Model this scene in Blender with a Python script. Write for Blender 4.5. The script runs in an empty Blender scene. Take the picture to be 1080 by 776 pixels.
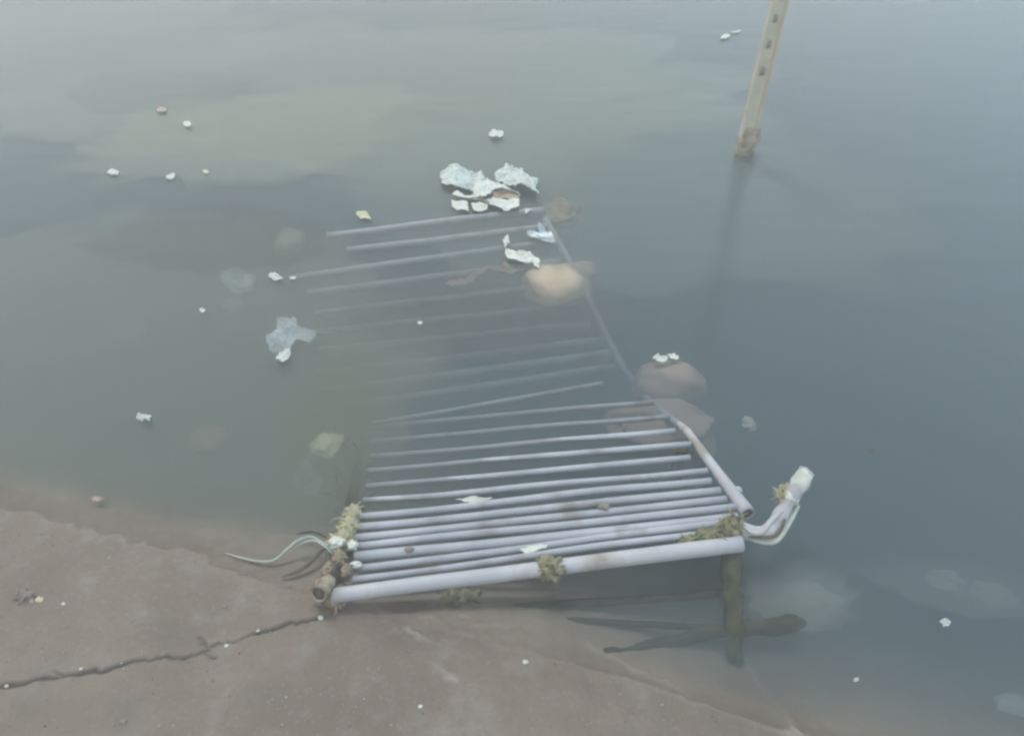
import bpy, bmesh, math, random
from math import radians, sin, cos, pi
from mathutils import Vector, noise
import numpy as np
random.seed(7)

# ------------------------------------------------------------------ camera
FPX, CH, PITCH = 800.0, 1.75, radians(42)
scn = bpy.context.scene
cam_d = bpy.data.cameras.new('camera')
cam = bpy.data.objects.new('camera', cam_d)
scn.collection.objects.link(cam)
cam_d.sensor_fit = 'HORIZONTAL'; cam_d.sensor_width = 36.0
cam_d.lens = 36.0 * FPX / 1080.0
cam_d.clip_start = 0.05; cam_d.clip_end = 500
cam.location = (0, 0, CH)
cam.rotation_euler = (pi / 2 - PITCH, 0, 0)
scn.camera = cam

# ------------------------------------------------------------------ world, sun, exposure
SUN_EL, SUN_AZ = radians(70), radians(-26)          # azimuth from +Y towards +X
world = bpy.data.worlds.new('World'); scn.world = world
world.use_nodes = True
wn, wl = world.node_tree.nodes, world.node_tree.links
wn.clear()
wout = wn.new('ShaderNodeOutputWorld'); bg = wn.new('ShaderNodeBackground')
sky = wn.new('ShaderNodeTexSky'); sky.sky_type = 'NISHITA'; sky.sun_disc = False
sky.sun_elevation = SUN_EL; sky.sun_rotation = SUN_AZ
sky.air_density = 1.2; sky.dust_density = 3.0
tc = wn.new('ShaderNodeTexCoord')
mp = wn.new('ShaderNodeMapping'); mp.inputs['Scale'].default_value = (1.0, 1.0, 2.4)
cn = wn.new('ShaderNodeTexNoise'); cn.inputs['Scale'].default_value = 1.3
cn.inputs['Detail'].default_value = 5; cn.inputs['Roughness'].default_value = 0.5
cr = wn.new('ShaderNodeValToRGB')
cr.color_ramp.elements[0].position = 0.30; cr.color_ramp.elements[0].color = (0.62, 0.62, 0.62, 1)
cr.color_ramp.elements[1].position = 0.62; cr.color_ramp.elements[1].color = (0.98, 0.98, 0.98, 1)
cloud = wn.new('ShaderNodeMixRGB'); cloud.inputs[1].default_value = (11.1, 11.0, 9.9, 1); cloud.inputs[2].default_value = (8.2, 10.8, 13.0, 1)
sx3 = wn.new('ShaderNodeSeparateXYZ'); wl.new(tc.outputs['Generated'], sx3.inputs[0])
mr3 = wn.new('ShaderNodeMapRange'); mr3.inputs[1].default_value = -0.05; mr3.inputs[2].default_value = 0.5; wl.new(sx3.outputs['X'], mr3.inputs[0])
wl.new(mr3.outputs[0], cloud.inputs[0])
mx = wn.new('ShaderNodeMixRGB')
wl.new(tc.outputs['Generated'], mp.inputs['Vector']); wl.new(mp.outputs[0], cn.inputs['Vector'])
wl.new(cn.outputs['Fac'], cr.inputs[0]); wl.new(cr.outputs[0], mx.inputs['Fac'])
mrz = wn.new('ShaderNodeMapRange'); mrz.inputs[1].default_value = 0.15; mrz.inputs[2].default_value = 0.75
mrz.inputs[3].default_value = 1.9; mrz.inputs[4].default_value = 0.80; wl.new(sx3.outputs['Z'], mrz.inputs[0])
cmul = wn.new('ShaderNodeVectorMath'); cmul.operation = 'SCALE'
wl.new(cloud.outputs[0], cmul.inputs[0]); wl.new(mrz.outputs[0], cmul.inputs['Scale'])
wl.new(sky.outputs[0], mx.inputs[1]); wl.new(cmul.outputs[0], mx.inputs[2])
wl.new(mx.outputs[0], bg.inputs['Color']); bg.inputs['Strength'].default_value = 0.10
wl.new(bg.outputs[0], wout.inputs[0])
sun_d = bpy.data.lights.new('sun', 'SUN'); sun_d.energy = 1.5; sun_d.angle = radians(9)
sun_d.color = (1.0, 0.97, 0.92)
sun = bpy.data.objects.new('sun', sun_d); scn.collection.objects.link(sun)
sdir = Vector((sin(SUN_AZ) * cos(SUN_EL), cos(SUN_AZ) * cos(SUN_EL), sin(SUN_EL)))
sun.rotation_euler = sdir.to_track_quat('Z', 'Y').to_euler()
vs = scn.view_settings
vs.view_transform = 'Standard'; vs.look = 'None'; vs.gamma = 1; vs.use_curve_mapping = False
vs.exposure = 0.0
scn.cycles.use_denoising = True
scn.cycles.max_bounces = 10; scn.cycles.volume_bounces = 5; scn.cycles.transparent_max_bounces = 16
scn.cycles.sample_clamp_indirect = 4.0
scn.cycles.filter_width = 2.6

# ------------------------------------------------------------------ helpers
C0 = Vector((0, 0, CH))
def ray(x, y):
    cx = (x - 540) / FPX; cy = -(y - 388) / FPX
    return Vector((cx, cos(PITCH) + cy * sin(PITCH), -sin(PITCH) + cy * cos(PITCH)))
def at(x, y, z=0.0):
    d = ray(x, y); return C0 + d * ((z - CH) / d.z)
def pxm(x, y, z=0.0):                 # metres per photo pixel at that place
    return (at(x, y, z) - C0).dot(Vector((0, cos(PITCH), -sin(PITCH)))) / FPX
def fbm(p, s, o=4):
    return noise.fractal(Vector(p) * s, 1.0, 2.0, o)
def new_obj(name, me, parent=None, mat=None):
    o = bpy.data.objects.new(name, me); scn.collection.objects.link(o)
    if mat: me.materials.append(mat)
    if parent: o.parent = parent
    return o
def finish(name, bm, mat, parent=None, origin=None, smooth=True, recalc=True):
    """bm is in world space; child meshes are stored relative to the parent's base"""
    if parent is not None:
        off = Vector(parent.location)
        if parent.parent: off = off + Vector(parent.parent.location)
    else:
        if origin is None:
            cs = [v.co for v in bm.verts]
            origin = Vector((sum(c.x for c in cs), sum(c.y for c in cs), 0)) / len(cs)
            origin.z = min(c.z for c in cs)
        off = Vector(origin)
    for v in bm.verts: v.co -= off
    if recalc: bmesh.ops.recalc_face_normals(bm, faces=bm.faces[:])
    me = bpy.data.meshes.new(name); bm.to_mesh(me); bm.free()
    if smooth:
        for p in me.polygons: p.use_smooth = True
    o = new_obj(name, me, parent, mat)
    if parent is None: o.location = off
    return o
def tag(o, label=None, cat=None, group=None, kind=None):
    if label: o['label'] = label
    if cat: o['category'] = cat
    if group: o['group'] = group
    if kind: o['kind'] = kind
    return o
def empty(name, loc):
    o = bpy.data.objects.new(name, None); scn.collection.objects.link(o)
    o.location = loc; o.empty_display_size = 0.1; return o
def tube(bm, pts, rad, seg=14, cap=True, hollow=0.0, squash=1.0):
    """tube through pts; rad a number or one per point; hollow: depth of an open hole at the last end"""
    pts = [Vector(p) for p in pts]; n = len(pts)
    rr = rad if isinstance(rad, (list, tuple)) else [rad] * n
    rings = []; up = Vector((0, 0, 1))
    for i, p in enumerate(pts):
        t = (pts[min(i + 1, n - 1)] - pts[max(i - 1, 0)]).normalized()
        if abs(t.z) > 0.95: up = Vector((0, 1, 0))
        a = t.cross(up).normalized(); b = a.cross(t).normalized()
        rings.append(([bm.verts.new(p + (a * cos(2 * pi * k / seg) + b * sin(2 * pi * k / seg) * squash) * rr[i]) for k in range(seg)], t))
    for i in range(n - 1):
        A, B = rings[i][0], rings[i + 1][0]
        for k in range(seg):
            bm.faces.new((A[k], A[(k + 1) % seg], B[(k + 1) % seg], B[k]))
    if cap: bm.faces.new(rings[0][0])
    last, t = rings[-1]
    if hollow:
        c = pts[-1]
        inn = [bm.verts.new(c + (v.co - c) * 0.74) for v in last]
        dp = [bm.verts.new(v.co - t * hollow) for v in inn]
        for k in range(seg):
            bm.faces.new((last[k], last[(k + 1) % seg], inn[(k + 1) % seg], inn[k]))
            bm.faces.new((inn[k], inn[(k + 1) % seg], dp[(k + 1) % seg], dp[k]))
        bm.faces.new(dp)
    elif cap: bm.faces.new(last)
def line(a, b, n, wob=0.0, seed=0.0):
    a, b = Vector(a), Vector(b); out = []
    for i in range(n):
        p = a.lerp(b, i / (n - 1))
        if wob: p = p + Vector((0, noise.noise(Vector((p.x * 2.3, seed, 0))), noise.noise(Vector((p.x * 2.3, seed, 9))))) * wob
        out.append(p)
    return out
def smoothpath(pts, k=6):
    out = []; P = [Vector(p) for p in pts]
    for i in range(len(P) - 1):
        p0, p1, p2, p3 = P[max(i - 1, 0)], P[i], P[i + 1], P[min(i + 2, len(P) - 1)]
        for j in range(k):
            t = j / k
            out.append(0.5 * ((2 * p1) + (p2 - p0) * t + (2 * p0 - 5 * p1 + 4 * p2 - p3) * t * t + (3 * p1 - p0 - 3 * p2 + p3) * t ** 3))
    out.append(P[-1]); return out

# ------------------------------------------------------------------ materials
def mat_base(name):
    m = bpy.data.materials.new(name); m.use_nodes = True
    return m, m.node_tree.nodes, m.node_tree.links, m.node_tree.nodes['Principled BSDF']
def M(name, c1, c2=None, scale=8.0, rough=0.6, bump=0.2, bdist=0.003, spec=0.5, lo=0.35, hi=0.65, trans=0.0, c3=None, s3=3.0, lo3=0.5, hi3=0.65):
    m, n, l, b = mat_base(name)
    tcn = n.new('ShaderNodeTexCoord')
    nz = n.new('ShaderNodeTexNoise'); nz.inputs['Scale'].default_value = scale; nz.inputs['Detail'].default_value = 7
    l.new(tcn.outputs['Object'], nz.inputs['Vector'])
    rp = n.new('ShaderNodeValToRGB')
    rp.color_ramp.elements[0].position = lo; rp.color_ramp.elements[1].position = hi
    rp.color_ramp.elements[0].color = (*c1, 1); rp.color_ramp.elements[1].color = (*(c2 or c1), 1)
    l.new(nz.outputs['Fac'], rp.inputs[0]); out = rp.outputs[0]
    if c3:
        n3 = n.new('ShaderNodeTexNoise'); n3.inputs['Scale'].default_value = s3; n3.inputs['Detail'].default_value = 6
        l.new(tcn.outputs['Object'], n3.inputs['Vector'])
        r3 = n.new('ShaderNodeMapRange'); r3.inputs[1].default_value = lo3; r3.inputs[2].default_value = hi3
        l.new(n3.outputs['Fac'], r3.inputs[0])
        mm = n.new('ShaderNodeMixRGB'); mm.inputs[2].default_value = (*c3, 1)
        l.new(r3.outputs[0], mm.inputs[0]); l.new(out, mm.inputs[1]); out = mm.outputs[0]
    l.new(out, b.inputs['Base Color'])
    b.inputs['Roughness'].default_value = rough
    b.inputs['Specular IOR Level'].default_value = spec
    bp = n.new('ShaderNodeBump'); bp.inputs['Strength'].default_value = bump; bp.inputs['Distance'].default_value = bdist
    l.new(nz.outputs['Fac'], bp.inputs['Height']); l.new(bp.outputs[0], b.inputs['Normal'])
    return m
m_paint = M('white_paint_grimy', (0.27, 0.30, 0.36), (0.39, 0.42, 0.49), 6, 0.5, 0.15, 0.002, 0.4, c3=(0.20, 0.20, 0.20), s3=9, lo3=0.55, hi3=0.72)
m_rail = M('white_rail_paint', (0.34, 0.36, 0.42), (0.46, 0.475, 0.53), 7, 0.5, 0.15, 0.002, 0.4, c3=(0.24, 0.22, 0.20), s3=7, lo3=0.55, hi3=0.72)
m_algae = M('algae', (0.08, 0.08, 0.04), (0.32, 0.30, 0.19), 45, 0.6, 0.5, 0.004, 0.3, c3=(0.10, 0.15, 0.05), s3=20, lo3=.5, hi3=.65)
m_weed = M('pale_weed', (0.26, 0.25, 0.15), (0.45, 0.44, 0.30), 40, 0.8, 0.5, 0.004, 0.3)
m_legalg_shadow = M('leg_algae_and_shadow', (0.018, 0.026, 0.015), (0.045, 0.052, 0.028), 30, 0.8, 0.6, 0.006, 0.3)  # also colours the bars built for the rail and arm shadows
m_slime = M('brown_slime', (0.12, 0.10, 0.06), (0.36, 0.30, 0.23), 28, 0.7, 0.5, 0.005, 0.4)
m_white = M('white_plastic', (0.50, 0.55, 0.53), (0.68, 0.72, 0.69), 14, 0.45, 0.5, 0.006, 0.5, c3=(0.42, 0.48, 0.44), s3=12, lo3=0.55, hi3=0.7)
m_foil = M('bluish_plastic', (0.40, 0.49, 0.50), (0.56, 0.64, 0.64), 18, 0.4, 0.5, 0.006, 0.5, c3=(0.30, 0.36, 0.34), s3=15, lo3=0.52, hi3=0.68)
m_bluebag = M('pale_blue_film', (0.50, 0.60, 0.70), (0.66, 0.74, 0.80), 12, 0.5, 0.4, 0.006)
m_dark = M('dark_stick_and_shade', (0.05, 0.045, 0.035), (0.11, 0.09, 0.07), 30, 0.7, 0.4, 0.003)  # also the shade put into the open tube ends
m_brownbit = M('brown_leaf', (0.26, 0.20, 0.15), (0.38, 0.31, 0.25), 25, 0.7, 0.4, 0.003)
m_tan = M('tan_stone', (0.50, 0.42, 0.32), (0.66, 0.57, 0.45), 7, 0.8, 0.5, 0.01, c3=(0.62, 0.44, 0.24), s3=5, lo3=0.6, hi3=0.75)
m_pink = M('pinkish_stone', (0.40, 0.30, 0.27), (0.52, 0.40, 0.36), 7, 0.8, 0.5, 0.01, c3=(0.33, 0.29, 0.26), s3=6, lo3=0.55, hi3=0.7)
m_grey = M('grey_brown_stone', (0.30, 0.25, 0.24), (0.40, 0.34, 0.32), 8, 0.8, 0.5, 0.01)
m_pale = M('pale_stone', (0.42, 0.46, 0.44), (0.58, 0.60, 0.56), 8, 0.8, 0.5, 0.01)
m_green = M('pale_green_stone', (0.48, 0.50, 0.36), (0.62, 0.62, 0.48), 10, 0.8, 0.5, 0.01)
m_line = M('pale_line', (0.26, 0.33, 0.31), (0.42, 0.48, 0.45), 20, 0.5, 0.2, 0.002)
m_wood = M('weathered_wood', (0.38, 0.37, 0.29), (0.47, 0.46, 0.37), 9, 0.75, 0.3, 0.004)
m_edge = M('rusty_edge', (0.44, 0.33, 0.22), (0.50, 0.41, 0.29), 12, 0.75, 0.3, 0.004)
m_grit = M('grit', (0.07, 0.06, 0.05), (0.34, 0.31, 0.27), 9, 0.8, 0.2, 0.001)
m_mud = M('mud', (0.16, 0.14, 0.12), (0.24, 0.21, 0.19), 30, 0.8, 0.5, 0.004)

# ------------------------------------------------------------------ bank and riverbed: ONE sheet
SX, SY, SD = 0.287, 0.958, 0.871
SLOPE = 0.22
def shore_d(x, y):
    return SX * x + SY * y - SD + 0.018 * noise.noise(Vector((x * 1.3, y * 1.3, 3)))
MOUNDS = [(-1.25, 3.75, 0.60, 0.38, 0.33), (-0.30, 4.35, 0.95, 0.7, 0.34), (-2.9, 4.6, 0.6, 0.5, 0.30), (-1.5, 2.1, 0.6, 0.3, 0.24), (-0.55, 3.05, 0.5, 0.2, 0.25), (0.9, 1.25, .25, .12, .06)]
def bed_z(x, y):
    d = shore_d(x, y)
    if d < -7: z = 1.54
    elif d < (d0 := 0.08 + 0.27 * min(max((x + 1.0) / 1.2, 0), 1)): z = -SLOPE * d * (1 + 0.7 * min(max((x - 0.1) / 0.4, 0), 1) * min(max(d / 0.1, 0), 1))
    else: 
        sh = min(max((x + 0.3) / 1.0, 0), 1); sh = sh * sh * (3 - 2 * sh)
        z = max(-SLOPE * d0 * (1 + 0.7 * min(max((x - 0.1) / 0.4, 0), 1)) - (d - d0) * 0.55, -0.34 - 0.5 * sh)
    if d > 0.25:
        k = min((d - 0.25) / 0.5, 1)
        for mx_, my_, rx, ry, h in MOUNDS:
            q = ((x - mx_) / rx) ** 2 + ((y - my_) / ry) ** 2
            if q < 6: z += h * math.exp(-q * 1.2) * k * (1 + 0.3 * noise.noise(Vector((x * 3, y * 3, 1))))
        z = min(z, -0.055 - 0.03 * (1 - k) + 0.006 * noise.noise(Vector((x * 5, y * 5, 8))))
    z += 0.005 * fbm((x, y, 0), 1.7, 4) + 0.0035 * fbm((x, y, 5), 14, 4)
    return z + (0.10 * min(d, .12) * min(max(0.35 - x, 0) / .5, 1) if d > 0 else 0)
def on_bank(x, y, up=0.0):
    p = at(x, y, 0)
    for _ in range(12):
        p = at(x, y, -SLOPE * shore_d(p.x, p.y) + up)
    return p
crack_px = [(-40, 727), (0, 724), (22, 722), (40, 717), (65, 712), (88, 707), (112, 705), (130, 699), (158, 694), (180, 692), (205, 689), (216, 685), (222, 678), (245, 677), (262, 668), (285, 664), (305, 657), (325, 655), (342, 650)]
crack_b = [[(208, 672), (216, 680), (224, 682)], [(214, 687), (226, 693)], [(60, 706), (72, 711)]]
pale_px = [[(620, 676), (660, 700), (700, 718), (722, 733)], [(766, 752), (823, 769), (870, 790)], [(784, 684), (797, 706), (822, 745), (850, 785)], [(430, 663), (455, 677)], [(435, 690), (460, 704), (482, 716)]]
def bank_line(px):
    return np.array([[*on_bank(*p).xy] for p in px])
def seg_dist(P, L):
    best = np.full(len(P), 9e9)
    for a, b in zip(L[:-1], L[1:]):
        ab = b - a; t = np.clip(((P - a) @ ab) / (ab @ ab), 0, 1)
        best = np.minimum(best, np.linalg.norm(P - a - t[:, None] * ab, axis=1))
    return best
def axis(lo, a, b, hi, fine, grow=1.22):
    xs = list(np.arange(a, b, fine)); s = fine; x = a; L = []
    while x > lo: s = min(s * grow, 4); x -= s; L.append(x)
    s = fine; x = xs[-1]; R = []
    while x < hi: s = min(s * grow, 4); x += s; R.append(x)
    return np.array(L[::-1] + xs + R)
gx = axis(-45, -1.5, 1.2, 45, 0.0046); gy = axis(-12, 0.42, 1.3, 60, 0.0046)
nx, ny = len(gx), len(gy)
XX, YY = np.meshgrid(gx, gy); PP = np.stack([XX.ravel(), YY.ravel()], 1)
ZZ = np.array([bed_z(float(a), float(b)) for a, b in PP])
wv = np.array([0.55 + 0.9 * noise.noise(Vector((float(a) * 6, float(b) * 6, 2))) for a, b in PP])
jx = np.array([noise.noise(Vector((float(a) * 20, float(b) * 20, 4))) + 0.6 * noise.noise(Vector((float(a) * 55, float(b) * 55, 6))) for a, b in PP]) * 0.013
dc = np.abs(seg_dist(PP + jx[:, None], bank_line(crack_px)))
cw = np.clip(0.002 + 0.010 * wv, 0.003, 0.018)
crk = np.clip(1 - dc / cw, 0, 1)
for L in crack_b:
    crk = np.maximum(crk, np.clip(1 - seg_dist(PP + jx[:, None], bank_line(L)) / 0.007, 0, 1) * 0.7)
pale = np.zeros(len(PP))
for L in pale_px:
    pale = np.maximum(pale, np.clip(1 - seg_dist(PP + jx[:, None] * .8, bank_line(L)) / 0.011, 0, 1) * np.clip(wv, 0.0, .8))
ZZ = ZZ - 0.012 * crk + 0.004 * pale
# slabs either side of the crack sit at slightly different heights
me = bpy.data.meshes.new('riverbank')
idx = np.arange(nx * ny).reshape(ny, nx)
F = np.stack([idx[:-1, :-1].ravel(), idx[:-1, 1:].ravel(), idx[1:, 1:].ravel(), idx[1:, :-1].ravel()], 1)
me.from_pydata(np.column_stack([PP, ZZ]).tolist(), [], F.tolist())
for nm, arr in (('crack', crk), ('pale', pale)):
    at_ = me.attributes.new(nm, 'FLOAT', 'POINT'); at_.data.foreach_set('value', arr.astype(np.float32))
me.polygons.foreach_set('use_smooth', [True] * len(me.polygons))
m, n, l, b = mat_base('wet_concrete')
geo = n.new('ShaderNodeNewGeometry'); pos = geo.outputs['Position']
def nz(scale, det=6, rough=0.55, vec=None):
    q = n.new('ShaderNodeTexNoise'); q.inputs['Scale'].default_value = scale; q.inputs['Detail'].default_value = det
    q.inputs['Roughness'].default_value = rough; l.new(vec or pos, q.inputs['Vector']); return q.outputs['Fac']
def ramp(f, stops):
    r = n.new('ShaderNodeValToRGB'); e = r.color_ramp.elements
    while len(e) < len(stops): e.new(0.5)
    for k, (p, c) in enumerate(stops): e[k].position = p; e[k].color = (*c, 1)
    l.new(f, r.inputs[0]); return r.outputs[0]
def mixc(f, a, c, typ='MIX'):
    q = n.new('ShaderNodeMixRGB'); q.blend_type = typ
    if isinstance(f, (int, float)): q.inputs[0].default_value = f
    else: l.new(f, q.inputs[0])
    for k, v in ((1, a), (2, c)):
        if isinstance(v, tuple): q.inputs[k].default_value = (*v, 1)
        else: l.new(v, q.inputs[k])
    return q.outputs[0]
def mrange(f, a, b_, c=0.0, d=1.0):
    q = n.new('ShaderNodeMapRange'); l.new(f, q.inputs[0])
    for k, v in ((1, a), (2, b_), (3, c), (4, d)): q.inputs[k].default_value = v
    return q.outputs[0]
sepn = n.new('ShaderNodeSeparateXYZ'); l.new(pos, sepn.inputs[0]); sepz = sepn.outputs['Z']
base = ramp(nz(2.2), [(0.3, (0.102, 0.078, 0.062)), (0.5, (0.135, 0.104, 0.083)), (0.72, (0.168, 0.132, 0.107))])
base = mixc(mrange(nz(9, 8, 0.65), 0.52, 0.75), base, (0.19, 0.174, 0.158))
base = mixc(mrange(nz(5, 8, 0.6), 0.57, 0.70, 0, 0.55), base, (0.072, 0.065, 0.06))
base = mixc(mrange(nz(60, 4, 0.6), 0.55, 0.72, 0, 0.5), base, (0.085, 0.078, 0.072))
base = mixc(mrange(nz(110, 3, 0.6), 0.60, 0.72, 0, 0.5), base, (0.27, 0.25, 0.23))
base = mixc(mrange(nz(1.1, 3), 0.45, 0.65, 0, 0.35), base, (0.13, 0.107, 0.08))
def attr(nm):
    q = n.new('ShaderNodeAttribute'); q.attribute_name = nm; return q.outputs['Fac']
silt = ramp(nz(4), [(0.35, (0.20, 0.165, 0.13)), (0.65, (0.29, 0.245, 0.20))])
base = mixc(mrange(sepz, 0.004, -0.016, 0, .9), base, silt)
base = mixc(attr('pale'), base, (0.29, 0.26, 0.24))
base = mixc(mrange(attr('crack'), 0.15, 0.7), base, (0.035, 0.032, 0.03))
sep = n.new('ShaderNodeSeparateXYZ'); l.new(pos, sep.inputs[0])
mud = ramp(nz(1.1), [(0.35, (0.16, 0.165, 0.105)), (0.5, (0.28, 0.29, 0.19)), (0.65, (0.42, 0.44, 0.30))])
base = mixc(mrange(sep.outputs['Z'], -0.10, -0.24), base, mud)
l.new(base, b.inputs['Base Color'])
l.new(mrange(nz(3.5), 0.35, 0.65, 0.42, 0.72), b.inputs['Roughness'])
bp = n.new('ShaderNodeBump'); bp.inputs['Strength'].default_value = 0.5; bp.inputs['Distance'].default_value = 0.004
l.new(nz(45, 8, 0.7), bp.inputs['Height']); l.new(bp.outputs[0], b.inputs['Normal'])
bank = new_obj('riverbank', me, None, m)
tag(bank, 'cracked brown concrete bank sloping down into the murky water', None, None, 'structure')

# ------------------------------------------------------------------ water: closed body with murk inside
bm = bmesh.new()
bmesh.ops.create_cube(bm, size=1)
for v in bm.verts: v.co = Vector((v.co.x * 90, v.co.y * 72 + 24, v.co.z * 3 - 1.5))
m = bpy.data.materials.new('murky_water'); m.use_nodes = True
n, l = m.node_tree.nodes, m.node_tree.links; n.clear()
out = n.new('ShaderNodeOutputMaterial'); mixs = n.new('ShaderNodeMixShader')
fr = n.new('ShaderNodeFresnel'); fr.inputs['IOR'].default_value = 1.333
tr = n.new('ShaderNodeBsdfTransparent'); gl = n.new('ShaderNodeBsdfGlossy'); gl.inputs['Roughness'].default_value = 0.17
geo = n.new('ShaderNodeNewGeometry'); pos = geo.outputs['Position']
mpw = n.new('ShaderNodeMapping'); mpw.inputs['Scale'].default_value = (1.0, 2.6, 1.0); l.new(pos, mpw.inputs[0])
w1 = nz(3.0, 4, 0.5, mpw.outputs[0]); w2 = nz(14.0, 3, 0.5, mpw.outputs[0])
ad = n.new('ShaderNodeMath'); ad.operation = 'MULTIPLY_ADD'; l.new(w2, ad.inputs[0]); ad.inputs[1].default_value = 0.16; l.new(w1, ad.inputs[2])
bp = n.new('ShaderNodeBump'); bp.inputs['Strength'].default_value = 0.6; bp.inputs['Distance'].default_value = 0.010
l.new(ad.outputs[0], bp.inputs['Height'])
l.new(bp.outputs[0], gl.inputs['Normal']); l.new(bp.outputs[0], fr.inputs['Normal'])
l.new(fr.outputs[0], mixs.inputs[0]); l.new(tr.outputs[0], mixs.inputs[1]); l.new(gl.outputs[0], mixs.inputs[2])
l.new(mixs.outputs[0], out.inputs['Surface'])
pv = n.new('ShaderNodeVolumePrincipled')
pv.inputs['Color'].default_value = (0.29, 0.45, 0.54, 1); pv.inputs['Density'].default_value = 8.0
pv.inputs['Absorption Color'].default_value = (0, 0, 0, 1)
l.new(pv.outputs[0], out.inputs['Volume'])
me = bpy.data.meshes.new('water'); bmesh.ops.recalc_face_normals(bm, faces=bm.faces[:]); bm.to_mesh(me); bm.free()
water = new_obj('water', me, None, m)
tag(water, 'murky grey green river water', None, None, 'structure')
# clouds of stirred silt hanging in the water: closed lens-shaped volumes below the surface
def plume(px, py, rx, ry, col, dens, z0=-.012, th=.22, seed=0, rot=0.0):
    c = at(px, py, z0); bm = bmesh.new(); bmesh.ops.create_icosphere(bm, subdivisions=5, radius=1)
    for v in bm.verts:
        d = v.co.normalized(); k = 1 + .28 * noise.noise(Vector((d.x, d.y, 0)) * 1.5 + Vector((seed * 5.3, 0, 0))) + .18 * noise.noise(Vector((d.x, d.y, 0)) * 4 + Vector((seed, 0, 0)))
        k *= 1 + .12 * noise.noise(Vector((d.x, d.y, 4)) * 5); x, y = d.x * rx * k * 1.5, d.y * ry * k * 1.5
        z = -abs(d.z) ** 3.4 * th * (1 + .4 * noise.noise(d * 3.5)) if d.z < 0 else abs(d.z) ** 1.0 * .002
        v.co = Vector((c.x + x * cos(rot) - y * sin(rot), c.y + x * sin(rot) + y * cos(rot), z0 + z))
    m = bpy.data.materials.new('silt'); m.use_nodes = True
    n, l = m.node_tree.nodes, m.node_tree.links; n.clear()
    out = n.new('ShaderNodeOutputMaterial'); pv = n.new('ShaderNodeVolumePrincipled')
    pv.inputs['Color'].default_value = (*col, 1); pv.inputs['Density'].default_value = dens * 1.25
    l.new(pv.outputs[0], out.inputs['Volume'])
    o = finish('silt_cloud', bm, m, None, (c.x, c.y, z0), recalc=False); tag(o, None, None, None, 'stuff')
plume(262, 138, .62, .42, (.86, .90, .76), 8, seed=1, rot=.35)
plume(420, 90, 1.5, .85, (.80, .86, .72), 6, seed=2)
plume(60, 60, 1.0, 1.0, (.80, .84, .78), 5, seed=3)
plume(110, 395, .85, .75, (.76, .74, .60), 6.5, th=.30, seed=4)
plume(620, 180, 1.0, .8, (.76, .80, .72), 3.5, seed=5)
plume(165, 95, .42, .22, (.25, .28, .30), 6, seed=6)
plume(225, 250, .34, .20, (.25, .27, .28), 7, seed=7)
plume(500, 325, .40, .20, (.42, .38, .38), 6, th=.12, seed=8)
plume(352, 440, .12, .36, (.50, .54, .34), 3.5, th=.16, seed=9)
plume(848, 628, .12, .07, (.78, .80, .74), 7, th=.12, seed=10)
plume(1010, 615, .20, .06, (.70, .78, .80), 3, th=.12, seed=11, rot=-.2)

# ------------------------------------------------------------------ thin river haze
bm = bmesh.new(); bmesh.ops.create_cube(bm, size=1)
for v in bm.verts: v.co = Vector((v.co.x * 130, v.co.y * 130 + 20, v.co.z * 7.2 - 1.2))
m = bpy.data.materials.new('haze'); m.use_nodes = True
n, l = m.node_tree.nodes, m.node_tree.links; n.clear()
out = n.new('ShaderNodeOutputMaterial'); pv = n.new('ShaderNodeVolumePrincipled')
pv.inputs['Color'].default_value = (0.96, 0.98, 0.965, 1); pv.inputs['Density'].default_value = 0.052
l.new(pv.outputs[0], out.inputs['Volume'])
me = bpy.data.meshes.new('haze'); bm.to_mesh(me); bm.free()
tag(new_obj('haze', me, None, m), None, None, None, 'stuff')

# ------------------------------------------------------------------ bench
A = at(350, 628, .05); B = at(790, 572, .10)
U = (B - A).normalized(); hh = Vector((-U.y, U.x, 0)).normalized()
V = hh * cos(radians(10)) - Vector((0, 0, 1)) * sin(radians(10)); V = (V - U * V.dot(U)).normalized()
N = U.cross(V)
def sp(u, v, w=0.0): return A + U * u + V * v + N * w
def hit(x, y, O=None, nn=None):
    O = A if O is None else O; nn = N if nn is None else nn
    d = ray(x, y); return C0 + d * ((O - C0).dot(nn) / d.dot(nn))
root = empty('bench', Vector((A.x, A.y, min(A.z, -0.2))))
tag(root, 'white tubular metal bench half sunk and tipped back into the murky water at the bank', 'bench')
bm = bmesh.new(); tube(bm, line(A - U * 0.0, B - U * 0.02, 24, 0.004, 1), [.0185 + .0025 * k / 23 for k in range(24)], 20)
finish('front_rail', bm, m_rail, root)
seat = [((372, 611), (760, 560), .0105), ((373, 599), (768, 551), .0115), ((374, 587.5), (778, 543), .0165), ((374, 576.5), (776, 534.5), .0125),
        ((375, 566.5), (766, 526), .0130), ((377, 555.5), (760, 517), .0135), ((380, 544.5), (750, 507), .0120), ((383, 527), (746, 496.5), .0105),
        ((386, 511), (728, 482.5), .0100), ((388, 496.5), (729, 467), .0100), ((390, 481), (712, 454), .0100), ((391, 465), (706, 437), .0100),
        ((393, 450), (690, 424), .0105), ((393, 450), (636, 407.5), .0105)]
for i, (pl, pr, r) in enumerate(seat):
    a, c = hit(*pl), hit(*pr)
    off = N * (0.012 if i == 13 else -0.002 * (i % 3))
    bm = bmesh.new(); tube(bm, [p + off for p in line(a, c, 20, 0.006, 3 + i * 1.7)], r * .88, 14)
    finish('slat', bm, m_paint, root)
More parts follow.
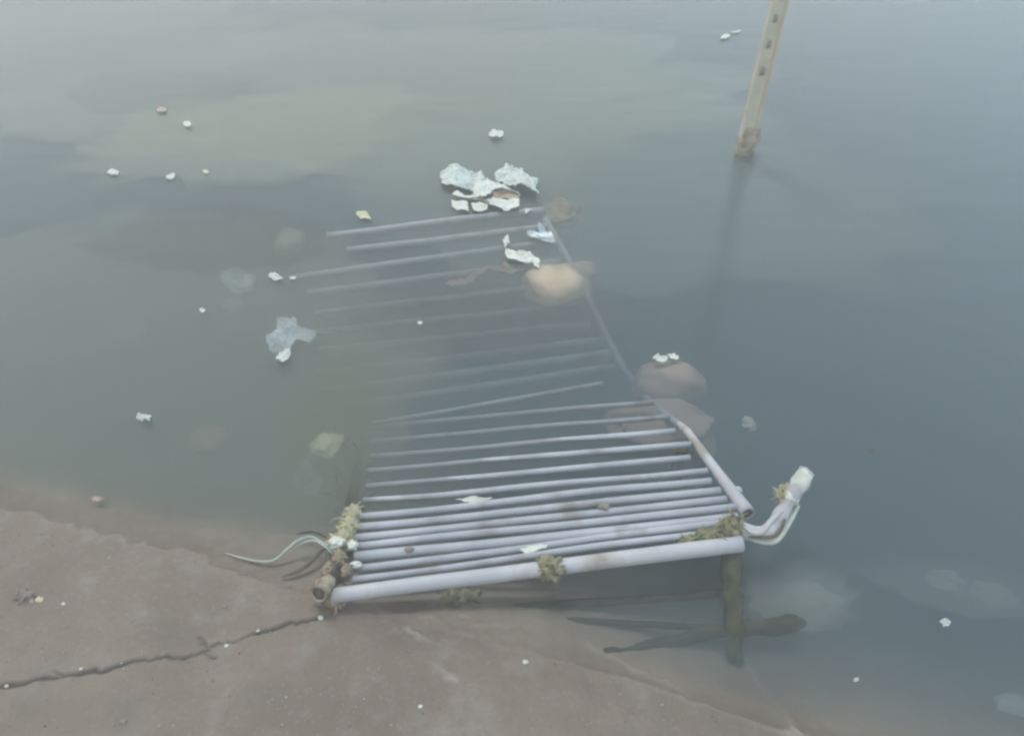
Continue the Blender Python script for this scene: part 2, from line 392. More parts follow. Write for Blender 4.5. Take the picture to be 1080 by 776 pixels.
# side rails of the seat: the right one ends in an open hole
ra, rb = hit(724, 452) - N * 0.006, hit(789, 541) - N * 0.004
bm = bmesh.new(); tube(bm, line(ra, rb, 14, 0.003, 31), [0.012, 0.012, 0.0125, 0.013, 0.0135, 0.014, 0.0145, 0.015, 0.016, 0.017, 0.018, 0.019, 0.0205, 0.021], 20, True, 0.10)
finish('side_rail', bm, m_rail, root)
bm = bmesh.new(); dd = (ra - rb).normalized(); tube(bm, [rb + dd * (.004 + .025 * k) for k in range(4)], [.0158, .0150, .0138, .0125], 16); finish('bore_shade', bm, m_dark, root)  # dark plug put in for the shade inside the rail end
la, lb = hit(384, 452) - N * 0.02, hit(352, 606) - N * 0.014
bm = bmesh.new(); tube(bm, line(la, lb, 14, 0.004, 37), 0.016, 16, True, 0.05)
finish('side_rail', bm, m_legalg_shadow, root)
# rust brackets
bm = bmesh.new(); bmesh.ops.create_icosphere(bm, subdivisions=2, radius=0.013)
for v in bm.verts: v.co += rb.lerp(ra, 0.22) + Vector((0.012, 0, 0.012))
finish('bolt_head', bm, m_rail, root)
# backrest, lying back under water
bL = at(325, 440, -.105); bR = at(657, 388, -.105); tL = at(318, 250, -.024); tR = at(574, 232, -.028)
NB = (bR - bL).cross(tL - bL).normalized()
def hb(x, y): return hit(x, y, bL, NB)
back = [((330, 434), (648, 388)), ((335, 415), (648, 372)), ((334, 395), (636, 360)), ((335, 371), (622, 343)), ((330, 352), (612, 322)),
        ((332, 332), (600, 300)), ((324, 311), (592, 276)), ((305, 294), (584, 255)), ((366, 265), (578, 240)), ((345, 249), (574, 222))]
for i, (pl, pr) in enumerate(back):
    bm = bmesh.new(); tube(bm, line(hb(*pl), hb(*pr), 18, 0.006, 50 + i * 2.1), 0.0165 if i < 5 else 0.0175, 14)
    finish('back_slat', bm, m_rail, root)
bm = bmesh.new(); tube(bm, smoothpath([hb(575, 232), hb(598, 272), hb(622, 318), hb(643, 362), hb(657, 388)]) , 0.015, 16)
finish('back_post', bm, m_rail, root)
bm = bmesh.new(); tube(bm, smoothpath([hb(657, 388), (hb(657, 388) + ra) * 0.5 - Vector((0, 0, 0.03)), ra]), 0.0125, 14)
finish('back_joint', bm, m_paint, root)
# legs
gz = bed_z
lt = sp(1.035, 0.03, -0.02)
def on_bed(x, y, up=0.0):
    p = at(x, y, 0)
    for _ in range(30): p = at(x, y, bed_z(p.x, p.y) + up)
    return p
foot = on_bed(776, 698, 0.005)
pp = line(lt, foot, 16, 0.01, 80)
bm = bmesh.new(); tube(bm, pp, [0.030 + 0.012 * noise.noise(Vector((i * .8, 0, 0))) - 0.0008 * i for i in range(16)], 18)
for v in bm.verts: v.co += Vector((1, 0.6, 0.4)) * (0.010 * noise.noise(v.co * 25) + 0.007 * noise.noise(v.co * 70))
finish('leg', bm, m_legalg_shadow, root)
rl = sp(1.03, 0.44, -0.03); rf = Vector((rl.x, rl.y, gz(rl.x, rl.y) - .02))
bm = bmesh.new(); tube(bm, line(rl, rf, 12, 0.008, 84), 0.022, 14); finish('leg', bm, m_legalg_shadow, root)
ll = sp(0.03, 0.40, -0.03); lf = Vector((ll.x, ll.y, gz(ll.x, ll.y) - .02))
bm = bmesh.new(); tube(bm, line(ll, lf, 12, 0.008, 85), 0.022, 14); finish('leg', bm, m_legalg_shadow, root)
ml = sp(0.02, 0.03, -0.02); mf = Vector((ml.x, ml.y, gz(ml.x, ml.y) - .03))
bm = bmesh.new(); tube(bm, line(ml, mf, 6), 0.022, 14); finish('leg', bm, m_slime, root)
# dark bars built as the shadows of the front rail and arm tube
bm = bmesh.new(); tube(bm, line(at(500, 644, -.034), lt.lerp(foot, .45) + Vector((0, 0.03, -.045)), 16, 0.008, 90), 0.012, 12); finish('rail_shadow_bar', bm, m_legalg_shadow, root)
bm = bmesh.new(); tube(bm, line(at(565, 652, -.036), lt.lerp(foot, .70) - Vector((0, 0, .02)), 16, 0.008, 93), 0.009, 12); finish('rail_shadow_bar', bm, m_legalg_shadow, root)
fb = [on_bed(636, 689, -.004), on_bed(700, 677, .004), at(770, 664, -.032), at(815, 660, -.032), at(850, 656, -.03)]
fp = smoothpath(fb, 5)
bm = bmesh.new(); tube(bm, fp, [(0.008 + 0.020 * (i / (len(fp) - 1)) ** .7) * min(1, 1.0 * (len(fp) - i) / 4) for i in range(len(fp))], 14)
for v in bm.verts: v.co += Vector((1, 1, .6)) * 0.012 * noise.noise(v.co * 22)
finish('arm_shadow_bar', bm, m_legalg_shadow, root)
# arm tube rising from the right end
a0 = sp(1.06, 0.05, 0.0)
T = at(851, 497, 0.22)
aps = [a0, at(806, 563, 0.095), at(822, 545, 0.125), at(834, 524, 0.165), T]
pth = smoothpath(aps, 6)
bm = bmesh.new(); tube(bm, pth, [0.0195 + 0.0025 * sin(i * 1.1) for i in range(len(pth))], 18)
for v in bm.verts: v.co += Vector((1, .6, 1)) * (0.007 * noise.noise(v.co * 22) + 0.005 * abs(noise.noise(v.co * 60)))
arm = finish('arm_tube', bm, m_rail, root)
bm = bmesh.new()
tp = [pth[-8] .lerp(pth[-1], k / 9) for k in range(10)]
tube(bm, tp, [0.019, 0.0215, 0.020, 0.018, 0.0195, 0.0215, 0.022, 0.021, 0.021, 0.015], 20)
for v in bm.verts: v.co += (v.co - tp[5]).normalized() * (0.008 * noise.noise(v.co * 28) + 0.006 * abs(noise.noise(v.co * 70)))
finish('end_wrap', bm, m_white, arm)
bm = bmesh.new(); tube(bm, smoothpath([pth[0] + Vector((0, -.01, .016)), pth[6] + Vector((-.018, -.008, .016)), pth[11] + Vector((-.02, -.01, .012)), pth[15] + Vector((-.012, -.016, .01))], 6), [.003 + .006 * sin(i / 18 * pi) for i in range(19)], 8)
finish('torn_strip', bm, m_rail, arm)
bm = bmesh.new(); tube(bm, smoothpath([pth[2] + Vector((.004, -.022, .006)), pth[8] + Vector((.006, -.024, .010)), pth[13] + Vector((.0, -.024, .012))], 6), [.002 + .003 * sin(i / 12 * pi) for i in range(13)], 8)
finish('dark_gap_strip', bm, m_dark, arm)  # solid dark strip drawn for the gap beside the torn strips
bm = bmesh.new(); tube(bm, smoothpath([p + Vector((0.022, -0.012, -0.018)) for p in aps[:4]], 5), [0.004 + 0.005 * sin(i / 15 * pi) for i in range(16)], 10)
finish('torn_strip', bm, m_white, arm)

# rusty open stub at the left end of the front rail
sa = A - U * 0.012 + Vector((0, .035, .012)); sb = sa + Vector((-.012, -.055, .030))
bm = bmesh.new(); tube(bm, line(sa, sb, 6), [.020, .021, .021, .022, .0225, .023], 18, True, .05)
for v in bm.verts: v.co += Vector((1, 1, 1)) * .003 * noise.noise(v.co * 60)
finish('rusty_stub', bm, m_slime, root)
bm = bmesh.new(); dd = (sa - sb).normalized(); tube(bm, [sb + dd * (.006 + .012 * k) for k in range(3)], .0172, 14); finish('bore_shade', bm, m_dark, root)  # dark plug stands for the shade inside the stub
# ------------------------------------------------------------------ weed clumps
def clump(name, pts, size, mat, label, strands=50, slen=0.05, drop=0.02, seed=1, cat='weed', group=None):
    rnd = random.Random(seed); bm = bmesh.new()
    for p, s in zip(pts, size):
        r = bmesh.ops.create_icosphere(bm, subdivisions=4, radius=1)
        for v in r['verts']:
            d = v.co.normalized(); k = 1 + 0.5 * noise.noise(d * 2.2 + Vector((seed, 0, 0))) + 0.4 * noise.noise(d * 5 + Vector(p) * 9) + 0.45 * noise.noise(d * 13)
            v.co = Vector(p) + Vector((d.x * s[0], d.y * s[1], d.z * s[2])) * k
    for _ in range(strands):
        j = rnd.randrange(len(pts)); s = size[j]
        d = Vector((rnd.gauss(0, 1), rnd.gauss(0, 1), rnd.gauss(0, .7))).normalized()
        q = Vector(pts[j]) + Vector((d.x * s[0], d.y * s[1], d.z * s[2])) * 0.8
        L = slen * rnd.uniform(.4, 1.2); P = [q]
        for _k in range(4):
            d = (d + Vector((rnd.gauss(0, .35), rnd.gauss(0, .35), rnd.gauss(0, .25) - drop * 14))).normalized()
            q = q + d * L / 4; P.append(q)
        tube(bm, P, [0.0026, 0.0024, 0.002, 0.0016, 0.0008], 5)
    return tag(finish(name, bm, mat), label, cat, group)
e = sp(1.03, 0.035, 0.012)
clump('weed_clump', [e, e + U * -0.05 + Vector((0, 0, -.012)), e + Vector((0.015, 0.02, 0.01)), e + U * -0.10 + Vector((0, -.006, -.012))],
      [(.024, .022, .022), (.034, .018, .018), (.022, .020, .016), (.026, .016, .011)], m_algae, 'olive weed tangled round the right end of the front rail beside the arm tube', 90, .05, .03, 3)
clump('weed_clump', [sp(0.555, -0.004, 0.004)], [(.034, .029, .027)], m_algae, 'small olive weed patch wrapped round the middle of the bench front rail', 30, .02, .03, 5)
q = at(832, 521, .165)
clump('weed_clump', [q, q + Vector((-.018, 0, .006))], [(.022, .022, .018), (.016, .012, .010)], m_weed, 'dry yellowish weed knotted round the upper arm tube under its white tip', 40, .035, .03, 7)
e = sp(0.0, 0.03, 0.0)
clump('weed_clump', [e + Vector((-.03, -.01, -.02)), e + Vector((.012, -.030, -.012)), e + Vector((-.022, .05, -.012)), e + Vector((.002, .085, -.004)), e + Vector((.03, .04, .012))],
      [(.018, .026, .018), (.026, .016, .018), (.018, .022, .016), (.016, .020, .016), (.012, .016, .010)], m_slime, 'brown slimy clump of weed at the left end of the front rail on the bank', 40, .03, .05, 9)
e = hit(360, 572)
clump('weed_clump', [e, e + Vector((.01, .05, .0)), e + Vector((.012, .10, -.01))], [(.03, .03, .018), (.022, .03, .016), (.02, .03, .014)], m_weed,
      'pale green weed hanging on the left slat ends above the brown clump', 70, .06, .04, 12)
e = Vector((lt.x, lt.y, 0)) ; e = at(372, 500, -.10)
clump('weed_clump', [e, at(368, 530, -.08), at(374, 470, -.12)], [(.03, .08, .015), (.02, .05, .012), (.02, .06, .012)], m_legalg_shadow, 'soft green weed bed under water along the left side of the seat', 90, .09, .0, 14)
e = on_bank(480, 632, 0)
clump('weed_clump', [at(482, 630, -.02)], [(.05, .035, .02)], m_algae, 'dark green weed patch in the shallow water below the front rail', 30, .03, .04, 17)

# pale blobs of foam / plaster on the left ends
def blob(name, c, s, mat, label, cat, seed=0, amp=0.35, freq=1.7, sub=4, parent=None, group=None, flat=None, rot=0.0):
    bm = bmesh.new(); bmesh.ops.create_icosphere(bm, subdivisions=sub, radius=1)
    for v in bm.verts:
        d = v.co.normalized()
        k = 1 + amp * noise.noise(d * freq + Vector((seed * 3.1, 0, 0))) + amp * .4 * noise.noise(d * freq * 3 + Vector((seed, 5, 0))) + amp * .15 * noise.noise(d * freq * 8)
        p = Vector((d.x * s[0], d.y * s[1], d.z * s[2])) * k
        if flat is not None and p.z > flat: p.z = flat + (p.z - flat) * .25
        v.co = Vector((p.x * cos(rot) - p.y * sin(rot), p.x * sin(rot) + p.y * cos(rot), p.z)) + Vector(c)
    o = finish(name, bm, mat, parent)
    return tag(o, label, cat, group) if parent is None else o
def sheet(name, px, z, mat, label, cat, crumple=0.012, seed=0, cuts=4, thick=0.002, group=None, tilt=(0, 0)):
    pts = [at(x, y, z) for x, y in px]
    c = sum(pts, Vector()) / len(pts)
    bm = bmesh.new(); vs_ = [bm.verts.new(p) for p in pts]; ctr = bm.verts.new(c)
    for i in range(len(vs_)): bm.faces.new((vs_[i], vs_[(i + 1) % len(vs_)], ctr))
    for _ in range(cuts - 1):
        bmesh.ops.subdivide_edges(bm, edges=bm.edges[:], cuts=1, use_grid_fill=True)
    size = max((p - c).length for p in pts)
    f = 1.6 / size
    for v in bm.verts:
        q = v.co - c
        h = noise.noise(q * f + Vector((seed, 0, 0))) + 0.6 * abs(noise.noise(q * f * 2.3 + Vector((0, seed, 0)))) + 0.25 * noise.noise(q * f * 6 + Vector((0, 0, seed)))
        v.co = v.co + Vector((0, 0, h * crumple + q.x * tilt[0] + q.y * tilt[1])) + Vector((noise.noise(q * f * 3), noise.noise(q * f * 3 + Vector((7, 0, 0))), 0)) * size * 0.07 + Vector((noise.noise(q * f * 7), noise.noise(q * f * 7 + Vector((3, 0, 0))), 0)) * size * (0.06 if name == 'plastic_bag' else 0.035)
    lowest = min(v.co.z for v in bm.verts)
    if z > 0 and lowest < 0.001:
        for v in bm.verts: v.co.z += 0.001 - lowest
    r = bmesh.ops.extrude_face_region(bm, geom=bm.faces[:])
    for v in [g for g in r['geom'] if isinstance(g, bmesh.types.BMVert)]: v.co.z -= thick
    return tag(finish(name, bm, mat), label, cat, group)
z3 = lambda pts: [(440 + x / 4.311, 140 + y / 4.311) for x, y in pts]
G = 'plastic scraps in the litter heap behind the bench'
sheet('plastic_scrap', z3([(105, 185), (150, 172), (290, 180), (302, 205), (322, 232), (260, 292), (222, 262), (110, 238)]), .012, m_foil, 'large bluish crumpled plastic scrap forming the left end of the litter heap', 'litter', .035, 1, 5, group=G)
sheet('plastic_scrap', z3([(348, 185), (372, 160), (400, 138), (440, 168), (495, 195), (545, 228), (545, 292), (500, 268), (430, 240), (360, 215)]), .014, m_foil, 'long pale folded plastic scrap pointing up at the far right of the litter heap', 'litter', .035, 2, 5, group=G)
sheet('plastic_scrap', z3([(262, 238), (330, 222), (392, 232), (470, 272), (400, 264), (335, 256), (328, 290), (305, 305), (250, 292)]), .022, m_white, 'bright white curled scrap in the middle of the litter heap', 'litter', .03, 3, 5, group=G)
sheet('plastic_scrap', z3([(300, 310), (345, 296), (466, 308), (466, 338), (395, 352), (330, 332)]), .012, m_white, 'flat cream strip at the near right edge of the litter heap', 'litter', .016, 4, 4, group=G)
sheet('plastic_scrap', z3([(155, 308), (228, 318), (236, 358), (190, 352), (160, 338)]), .008, m_white, 'small square white scrap at the near left corner of the litter heap', 'litter', .015, 5, 4, group=G)
sheet('plastic_scrap', z3([(242, 322), (322, 335), (318, 352), (258, 358)]), .008, m_white, 'small white scrap next to the square one at the near edge of the litter heap', 'litter', .014, 6, 4, group=G)
sheet('plastic_scrap', z3([(160, 285), (178, 266), (240, 285), (300, 296), (300, 306), (220, 300)]), .016, m_white, 'thin white strip lying above the dark stick in the litter heap', 'litter', .012, 16, 4, group=G)
sheet('dry_leaf', z3([(340, 258), (400, 266), (470, 282), (455, 304), (345, 296)]), .009, m_brownbit, 'brown wet leaf caught between the white scraps of the litter heap', 'leaf', .01, 7, 4)
bm = bmesh.new(); tube(bm, line(at(478, 207, .02), at(516, 213.5, .024), 10, .002, 2), .0035, 8); tag(finish('stick', bm, m_dark), 'thin dark stick lying across the litter heap', 'stick')
sheet('plastic_scrap', z3([(488, 345), (522, 343), (494, 370)]), .008, m_foil, 'tiny triangular scrap just right of the litter heap', 'litter', .008, 8, 3, group=G)
sheet('blue_film', z3([(498, 452), (515, 440), (545, 455), (560, 450), (548, 408), (578, 425), (632, 500), (592, 497), (512, 482)]), -.012, m_bluebag, 'forked pale blue film just under the surface behind the tan stone', 'litter', .02, 9, 5)
sheet('paper_scrap', z3([(385, 492), (408, 464), (426, 500), (398, 518)]), .012, m_white, 'small upright white scrap at the right ends of the back slats', 'litter', .02, 10, 4)
sheet('paper_scrap', z3([(395, 528), (440, 545), (520, 562), (540, 580), (556, 590), (552, 618), (520, 592), (410, 578)]), .004, m_white, 'torn white strip touching the tan stone', 'litter', .02, 11, 5)
sheet('paper_scrap', z3([(370, 620), (400, 600), (480, 600), (500, 620), (430, 640)]), -.03, m_pink, 'faint pinkish rag under water left of the tan stone', 'litter', .02, 12, 4)
sheet('paper_scrap', z3([(130, 690), (150, 665), (210, 668), (330, 600), (345, 615), (225, 690), (160, 705)]), -.04, m_pink, 'long dull rag under water across the back slats', 'litter', .02, 13, 4)
blob('weed_mound', at(590, 225, -.05), (.10, .12, .03), m_slime, 'brown submerged weed mound right of the litter heap', 'weed', 4)

# ------------------------------------------------------------------ stones
blob('stone', at(586, 303, -.068), (.145, .145, .068), m_tan, 'rounded tan stone resting on the sunken backrest', 'stone', 3, .22, 1.4, rot=.35)
blob('stone', at(612, 290, -.07), (.07, .07, .05), m_grey, 'dull brown stone half hidden behind the tan stone', 'stone', 8, .25, 1.4)
st = blob('stone', at(706, 406, -.088), (.130, .095, .075), m_grey, 'grey brown domed stone with white flecks on top near the right side of the seat', 'stone', 21, .18, 1.2)
blob('stone', at(697, 446, -.075), (.175, .10, .035), m_pink, 'flat reddish stone lying on the seat slats in front of the domed one', 'stone', 5, .25, 1.6, flat=.012)
blob('stone', at(738, 462, -.11), (.05, .09, .03), m_grey, 'dim brown stone beside the right side rail under water', 'stone', 15, .25, 1.6)
blob('stone', at(520, 315, -.16), (.16, .12, .05), m_grey, 'dark brown stone deep under water on the back slats', 'stone', 17, .3, 1.6)
blob('stone', at(344, 470, -.05), (.050, .055, .022), m_green, 'pale green stone under water left of the seat', 'stone', 6, .35, 1.8)
blob('stone', at(222, 465, -.09), (.06, .06, .03), m_pink, 'faint reddish stone sunk in the murk left of the bench', 'stone', 7, .3, 1.6)
blob('stone', at(850, 632, -.11), (.08, .05, .03), m_pale, 'pale stone under water just right of the bench leg', 'stone', 9, .35, 1.6)
blob('stone', at(997, 613, -.13), (.05, .035, .02), m_pale, 'small pale stone sunk near the right edge above the white fleck', 'stone', 10, .35, 1.6)
blob('stone', at(1045, 628, -.145), (.06, .045, .02), m_pale, 'farther right of two small pale sunken stones at the right edge', 'stone', 11, .35, 1.6)
blob('stone', at(790, 447, -.06), (.022, .03, .012), m_pale, 'tiny pale stone under water right of the side rail', 'stone', 12, .35, 1.6)
blob('stone', at(1068, 748, -.115), (.06, .035, .03), m_pale, 'pale stone in the bottom right corner of the shallow water', 'stone', 13, .3, 1.5)
blob('stone', at(305, 255, -.06), (.07, .10, .02), m_green, 'long yellowish stone under water left of the top back slat', 'stone', 18, .3, 1.5)

# ------------------------------------------------------------------ sunken bags
z2 = lambda pts: [(220 + x / 2.773, 200 + y / 2.773) for x, y in pts]
def bag(px, z, mat, label, seed, h=.02):
    return sheet('plastic_bag', px, z, mat, label, 'bag', h, seed, 5, .008, group='sunken plastic bags left of the bench')
bag(z2([(35, 245), (85, 230), (140, 255), (125, 300), (70, 300), (40, 270)]), -.06, m_bluebag, 'pale grey blue bag under water at the far left of the back slats', 21)
bag(z2([(200, 375), (250, 372), (265, 400), (318, 412), (300, 440), (255, 440), (240, 480), (180, 470), (165, 430), (200, 415)]), -.032, m_bluebag, 'light blue bag spread under water left of the back slats with a white tip', 22)
bag(z2([(30, 320), (90, 315), (110, 345), (50, 355)]), -.085, m_bluebag, 'dim small bag just below the grey blue bag', 25)
sheet('paper_scrap', z2([(195, 500), (208, 474), (240, 472), (238, 488), (215, 504)]), .012, m_white, 'bright white tip of paper standing at the foot of the light blue bag', 'litter', .02, 23, 4)
bag([(308, 500), (325, 488), (342, 505), (335, 525), (315, 520)], -.085, m_bluebag, 'faint bluish bag in the weed left of the seat slats', 24)
bag([(112, 335), (140, 328), (160, 345), (140, 362), (118, 355)], -.10, m_bluebag, 'very faint bag deep in the murk at the left', 26)

# ------------------------------------------------------------------ floating flecks
def fleck(x, y, w, h, mat, label, seed, z=.006, rot=0.0):
    k = 7; pts = []
    rnd = random.Random(seed)
    for i in range(k):
        a_ = 2 * pi * i / k; r = rnd.uniform(.75, 1.15)
        ex, ey = cos(a_) * w / 2 * r, sin(a_) * h / 2 * r
        pts.append((x + ex * cos(rot) - ey * sin(rot), y + ex * sin(rot) + ey * cos(rot)))
    return sheet('litter_fleck', pts, z, mat, label, 'litter', max(w, h) * .0008, seed, 4, .003, group='litter flecks floating on the water')
fleck(523.5, 142, 19, 8, m_white, 'white fleck floating alone beyond the litter heap', 1, rot=-.1)
fleck(197, 131, 9, 7, m_white, 'small white fleck above the pale silt patch at the left', 2)
fleck(119.5, 181.5, 15, 7, m_white, 'white fleck floating farthest left', 3)
fleck(180, 186.5, 13, 5, m_white, 'thin white fleck right of the farthest left fleck', 4, rot=-.3)
fleck(384, 228, 17, 7, m_green, 'yellowish fleck floating above the top back slat', 5, rot=.3)
fleck(290, 293, 17, 5, m_white, 'bright slim fleck at the left end of a back slat', 6, rot=.2)
fleck(309, 293, 8, 3, m_white, 'very small fleck right of the bright slim fleck', 66, rot=-.1)
fleck(213.5, 327, 8, 4, m_white, 'small fleck left of the light blue bag', 7)
fleck(152, 440, 19, 8, m_foil, 'greyish oblong fleck floating alone at the left of the picture', 8, rot=.1)
fleck(765, 39, 12, 6, m_white, 'pale fleck floating left of the wooden post', 9, rot=-.2)
fleck(776, 34, 12, 2.5, m_foil, 'thin streak between the pale fleck and the wooden post', 10, rot=-.2)
fleck(997, 656, 13, 8, m_foil, 'small bluish white fleck in the dark water at the lower right', 11)
fleck(903, 716, 7, 4, m_pale, 'tiny fleck near the bottom right of the shallow water', 12)
fleck(443, 340, 6, 4, m_foil, 'tiny fleck over the middle of the back slats', 13)
fleck(920, 474, 6, 4, m_dark, 'tiny dark fleck on the open water right of the arm tube', 14)
fleck(104, 527, 14, 5, m_pink, 'pinkish fleck at the waterline on the left bank', 15, rot=-.1)
fleck(170, 116, 12, 5, m_pink, 'dull fleck above the small white fleck at the left', 17)
fleck(217, 181, 8, 4, m_green, 'faint greenish fleck in the pale silt patch', 18)
fleck(696, 378, 18, 6, m_white, 'larger white fleck lying on the domed stone', 19, z=.008)
fleck(710, 375.5, 12, 5, m_white, 'smaller white fleck at the right on the domed stone', 20, z=.008, rot=.4)

# things lying on the seat
o = hit(563, 578)
sheet('paper_scrap', [(548, 580), (560, 574), (580, 573), (574, 579), (555, 583)], o.z + .012, m_white, 'white paper shred lying across the front slats', 'litter', .006, 31, 4)
for (x, y, s, lb) in ((637, 538, .013, 'brown mud clod on a front slat right of the middle'), (432, 583, .010, 'small mud clod on a front slat near the left end')):
    o = hit(x, y)
    blob('mud_clod', o + N * .013, (s * 1.2, s * .8, s * .7), m_mud, lb, 'mud', x, .5, 2, 3)
sheet('paper_scrap', [(480, 527), (500, 523), (520, 526), (500, 531)], hit(500, 527).z + .003, m_pale, 'greyish film lying just under water on the seat', 'litter', .006, 33, 4)

# white foam lumps on the left ends
blob('foam_lump', hit(357, 577) + Vector((0, 0, .024)), (.020, .015, .012), m_white, 'white foam lump on top of the left slat ends', 'foam', 41, .5, 2)
blob('foam_lump', hit(373, 579) + Vector((0, 0, .018)), (.013, .013, .011), m_white, 'small white foam lump right of the larger one', 'foam', 42, .5, 2)
blob('foam_lump', hit(376, 599) + Vector((0, 0, .016)), (.015, .009, .008), m_white, 'pale foam crumb on the slat ends above the front rail', 'foam', 43, .5, 2)
blob('foam_lump', on_bank(338, 620) + Vector((0, 0, .012)), (.014, .018, .010), m_brownbit, 'pinkish lump left of the front rail end', 'foam', 44, .5, 2)

# ------------------------------------------------------------------ cords, twigs
def cord(name, px, r, mat, label, cat, tip=.3):
    P = smoothpath([at(x, y, z) for x, y, z in px], 7); n_ = len(P)
    bm = bmesh.new(); tube(bm, P, [r * (tip + (1 - tip) * min(1, 4 * min(i, n_ - 1 - i) / n_)) * (1 + .25 * noise.noise(Vector((i * .7, r * 900, 0)))) for i in range(n_)], 8)
    return tag(finish(name, bm, mat), label, cat)
cord('cord', [(238, 583, .006), (255, 588, .006), (275, 592, .008), (290, 590, .014), (303, 579, .03), (314, 570, .045), (328, 566, .05), (342, 573, .05), (356, 583, .04)], .0035, m_line, 'long pale cord trailing from the bench end onto the waterline', 'cord')
cord('cord', [(303, 584, .012), (318, 573, .04), (332, 570, .055), (345, 578, .05), (352, 586, .03)], .0028, m_line, 'short pale cord looping beside the long one', 'cord')
cord('twig', [(297, 608, .008), (312, 603, .012), (326, 594, .02), (338, 582, .03), (350, 574, .04)], .0055, m_dark, 'dark bent twig leaning on the left end of the bench', 'twig')
cord('twig', [(312, 563, .02), (330, 561, .03), (345, 567, .04)], .003, m_legalg_shadow, 'thin green twig behind the pale cords', 'twig')

# ------------------------------------------------------------------ bits on the bank
def pebble(x, y, s, mat, lb, seed, name='pebble', cat='pebble'):
    c = on_bank(x, y)
    blob(name, Vector((c.x, c.y, bed_z(c.x, c.y) + s * .25)), (s, s * .8, s * .55), mat, lb, cat, seed, .35, 1.6, 3, group='pebbles and crumbs on the concrete bank')
pebble(338.5, 652, .0075, m_white, 'white pebble at the right end of the crack', 1)
pebble(238.5, 680, .005, m_white, 'white pebble on the crack beside its fork', 2)
pebble(443.5, 745, .005, m_white, 'tiny white pebble alone on the lower bank', 3)
pebble(67, 637, .005, m_white, 'tiny white pebble right of the dark debris', 4)
pebble(272, 665, .004, m_pale, 'pale pebble in the crack between its fork and its right end', 5)
pebble(130, 761, .008, m_mud, 'dark crumb on the lower left bank', 6)
pebble(237, 639, .006, m_mud, 'dark crumb on the bank above the crack', 7)
pebble(554, 699, .007, m_pale, 'pale pebble at the water edge below the bench', 8)
pebble(86, 706, .004, m_pale, 'pale pebble on the left part of the crack', 9)
pebble(8, 724, .004, m_pale, 'pale pebble in the crack at the left edge', 10)
pebble(42, 633, .010, m_tan, 'tan pebble among the dark debris', 11)
pebble(34, 635, .007, m_brownbit, 'reddish pebble among the dark debris', 12)
c = on_bank(27, 629)
clump('debris', [Vector((c.x, c.y, c.z + .006))], [(.022, .012, .008)], m_mud, 'small heap of dark debris on the left bank', 18, .03, .03, 21, 'debris')

# grit: fine grains nobody could count, one object
rnd = random.Random(5); bm = bmesh.new()
for _ in range(900):
    x = rnd.uniform(-20, 900); y = rnd.uniform(560, 790)
    c = on_bank(x, y)
    if shore_d(c.x, c.y) > .02 or fbm((c.x, c.y, 3), 3, 3) + rnd.uniform(-.5, .5) < 0: continue
    q = bmesh.ops.create_icosphere(bm, subdivisions=1, radius=rnd.choice((.0012, .0016, .0022, .003)))
    for v in q['verts']: v.co = Vector((v.co.x * rnd.uniform(.8, 1.2), v.co.y, v.co.z * .6)) + Vector((c.x, c.y, bed_z(c.x, c.y) + .0006))
tag(finish('grit', bm, m_grit), None, None, None, 'stuff')

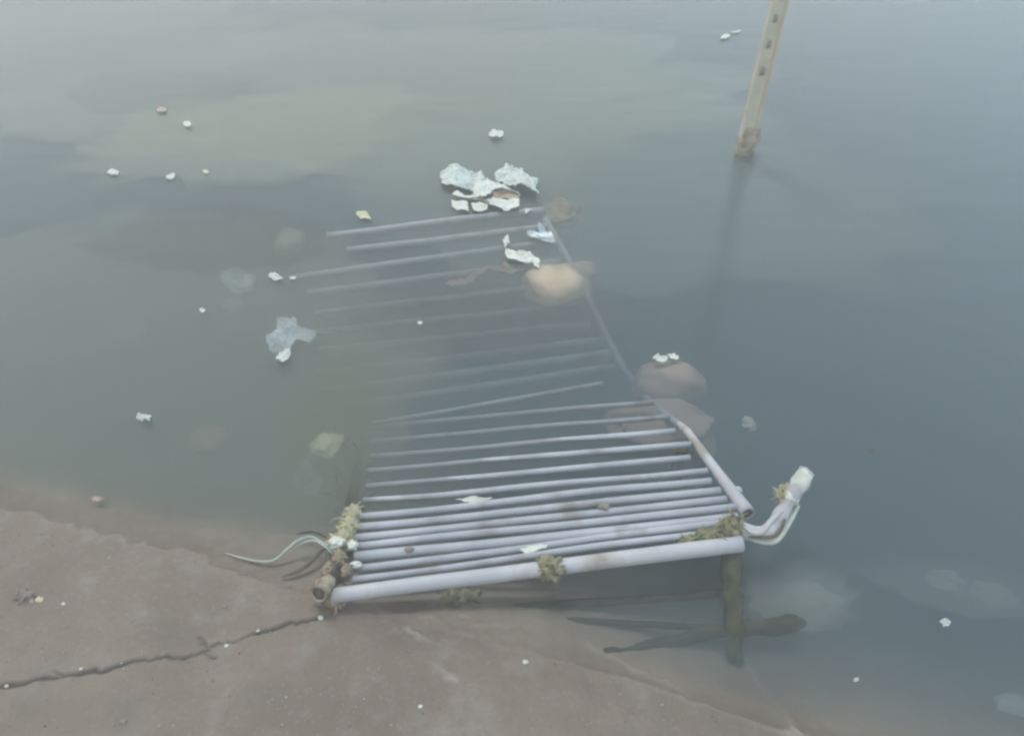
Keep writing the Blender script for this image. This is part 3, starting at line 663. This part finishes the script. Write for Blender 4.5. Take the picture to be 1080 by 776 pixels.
# ------------------------------------------------------------------ wooden post at the far side
pb = at(784, 160, 0)
root = empty('post', Vector((pb.x, pb.y, bed_z(pb.x, pb.y))))
tag(root, 'pale weathered wooden post with dark slots standing in the far water', 'post')
top = Vector((pb.x + .045, pb.y + .02, 1.6)); low = Vector((pb.x - .05, pb.y, bed_z(pb.x, pb.y) - .1))
ax = (top - pb).normalized(); sx_ = Vector((1, 0, 0)); sx_ = (sx_ - ax * sx_.dot(ax)).normalized(); sy_ = ax.cross(sx_)
def plank(bm, o0, o1, x0, x1, y0, y1, n_=24, wob=.002):
    rings = []
    for i in range(n_ + 1):
        c = o0.lerp(o1, i / n_)
        rings.append([bm.verts.new(c + sx_ * (x + wob * noise.noise(c * 7 + Vector((x * 40, 0, 0)))) + sy_ * y) for x, y in ((x0, y0), (x1, y0), (x1, y1), (x0, y1))])
    for a_, b_ in zip(rings, rings[1:]):
        for k in range(4): bm.faces.new((a_[k], a_[(k + 1) % 4], b_[(k + 1) % 4], b_[k]))
    bm.faces.new(rings[0]); bm.faces.new(rings[-1])
bm = bmesh.new(); plank(bm, pb + (pb - top) * .02, top, -.036, .019, -.022, .022)
finish('board', bm, m_wood, root, smooth=False)
bm = bmesh.new(); plank(bm, pb + (pb - top) * .01, top, .020, .034, -.025, .025)
finish('edge_strip', bm, m_edge, root, smooth=False)
d_low = low
bm = bmesh.new(); tube(bm, line(pb + ax * .13 + Vector((.012, 0, 0)), low, 14, .01, 9), [.045 + .012 * noise.noise(Vector((i * .8, 1, 0))) for i in range(14)], 16)
for v in bm.verts: v.co += Vector((1, .5, .6)) * (.04 * noise.noise(v.co * 12) + .015 * noise.noise(v.co * 40)) - Vector((.05, 0, 0)) * max(0, .12 - v.co.z)
finish('mossy_foot', bm, m_slime, root)
for yy in (18, 45, 74):
    # slot centre: where the line of the post passes this height
    t = 0.0
    best = min((k / 400 for k in range(401)), key=lambda k: abs((lambda p: 388 - FPX * ((p.y * sin(PITCH) + (p.z - CH) * cos(PITCH)) / (p.y * cos(PITCH) - (p.z - CH) * sin(PITCH))))(pb.lerp(top, k)) - yy))
    c = pb.lerp(top, best)
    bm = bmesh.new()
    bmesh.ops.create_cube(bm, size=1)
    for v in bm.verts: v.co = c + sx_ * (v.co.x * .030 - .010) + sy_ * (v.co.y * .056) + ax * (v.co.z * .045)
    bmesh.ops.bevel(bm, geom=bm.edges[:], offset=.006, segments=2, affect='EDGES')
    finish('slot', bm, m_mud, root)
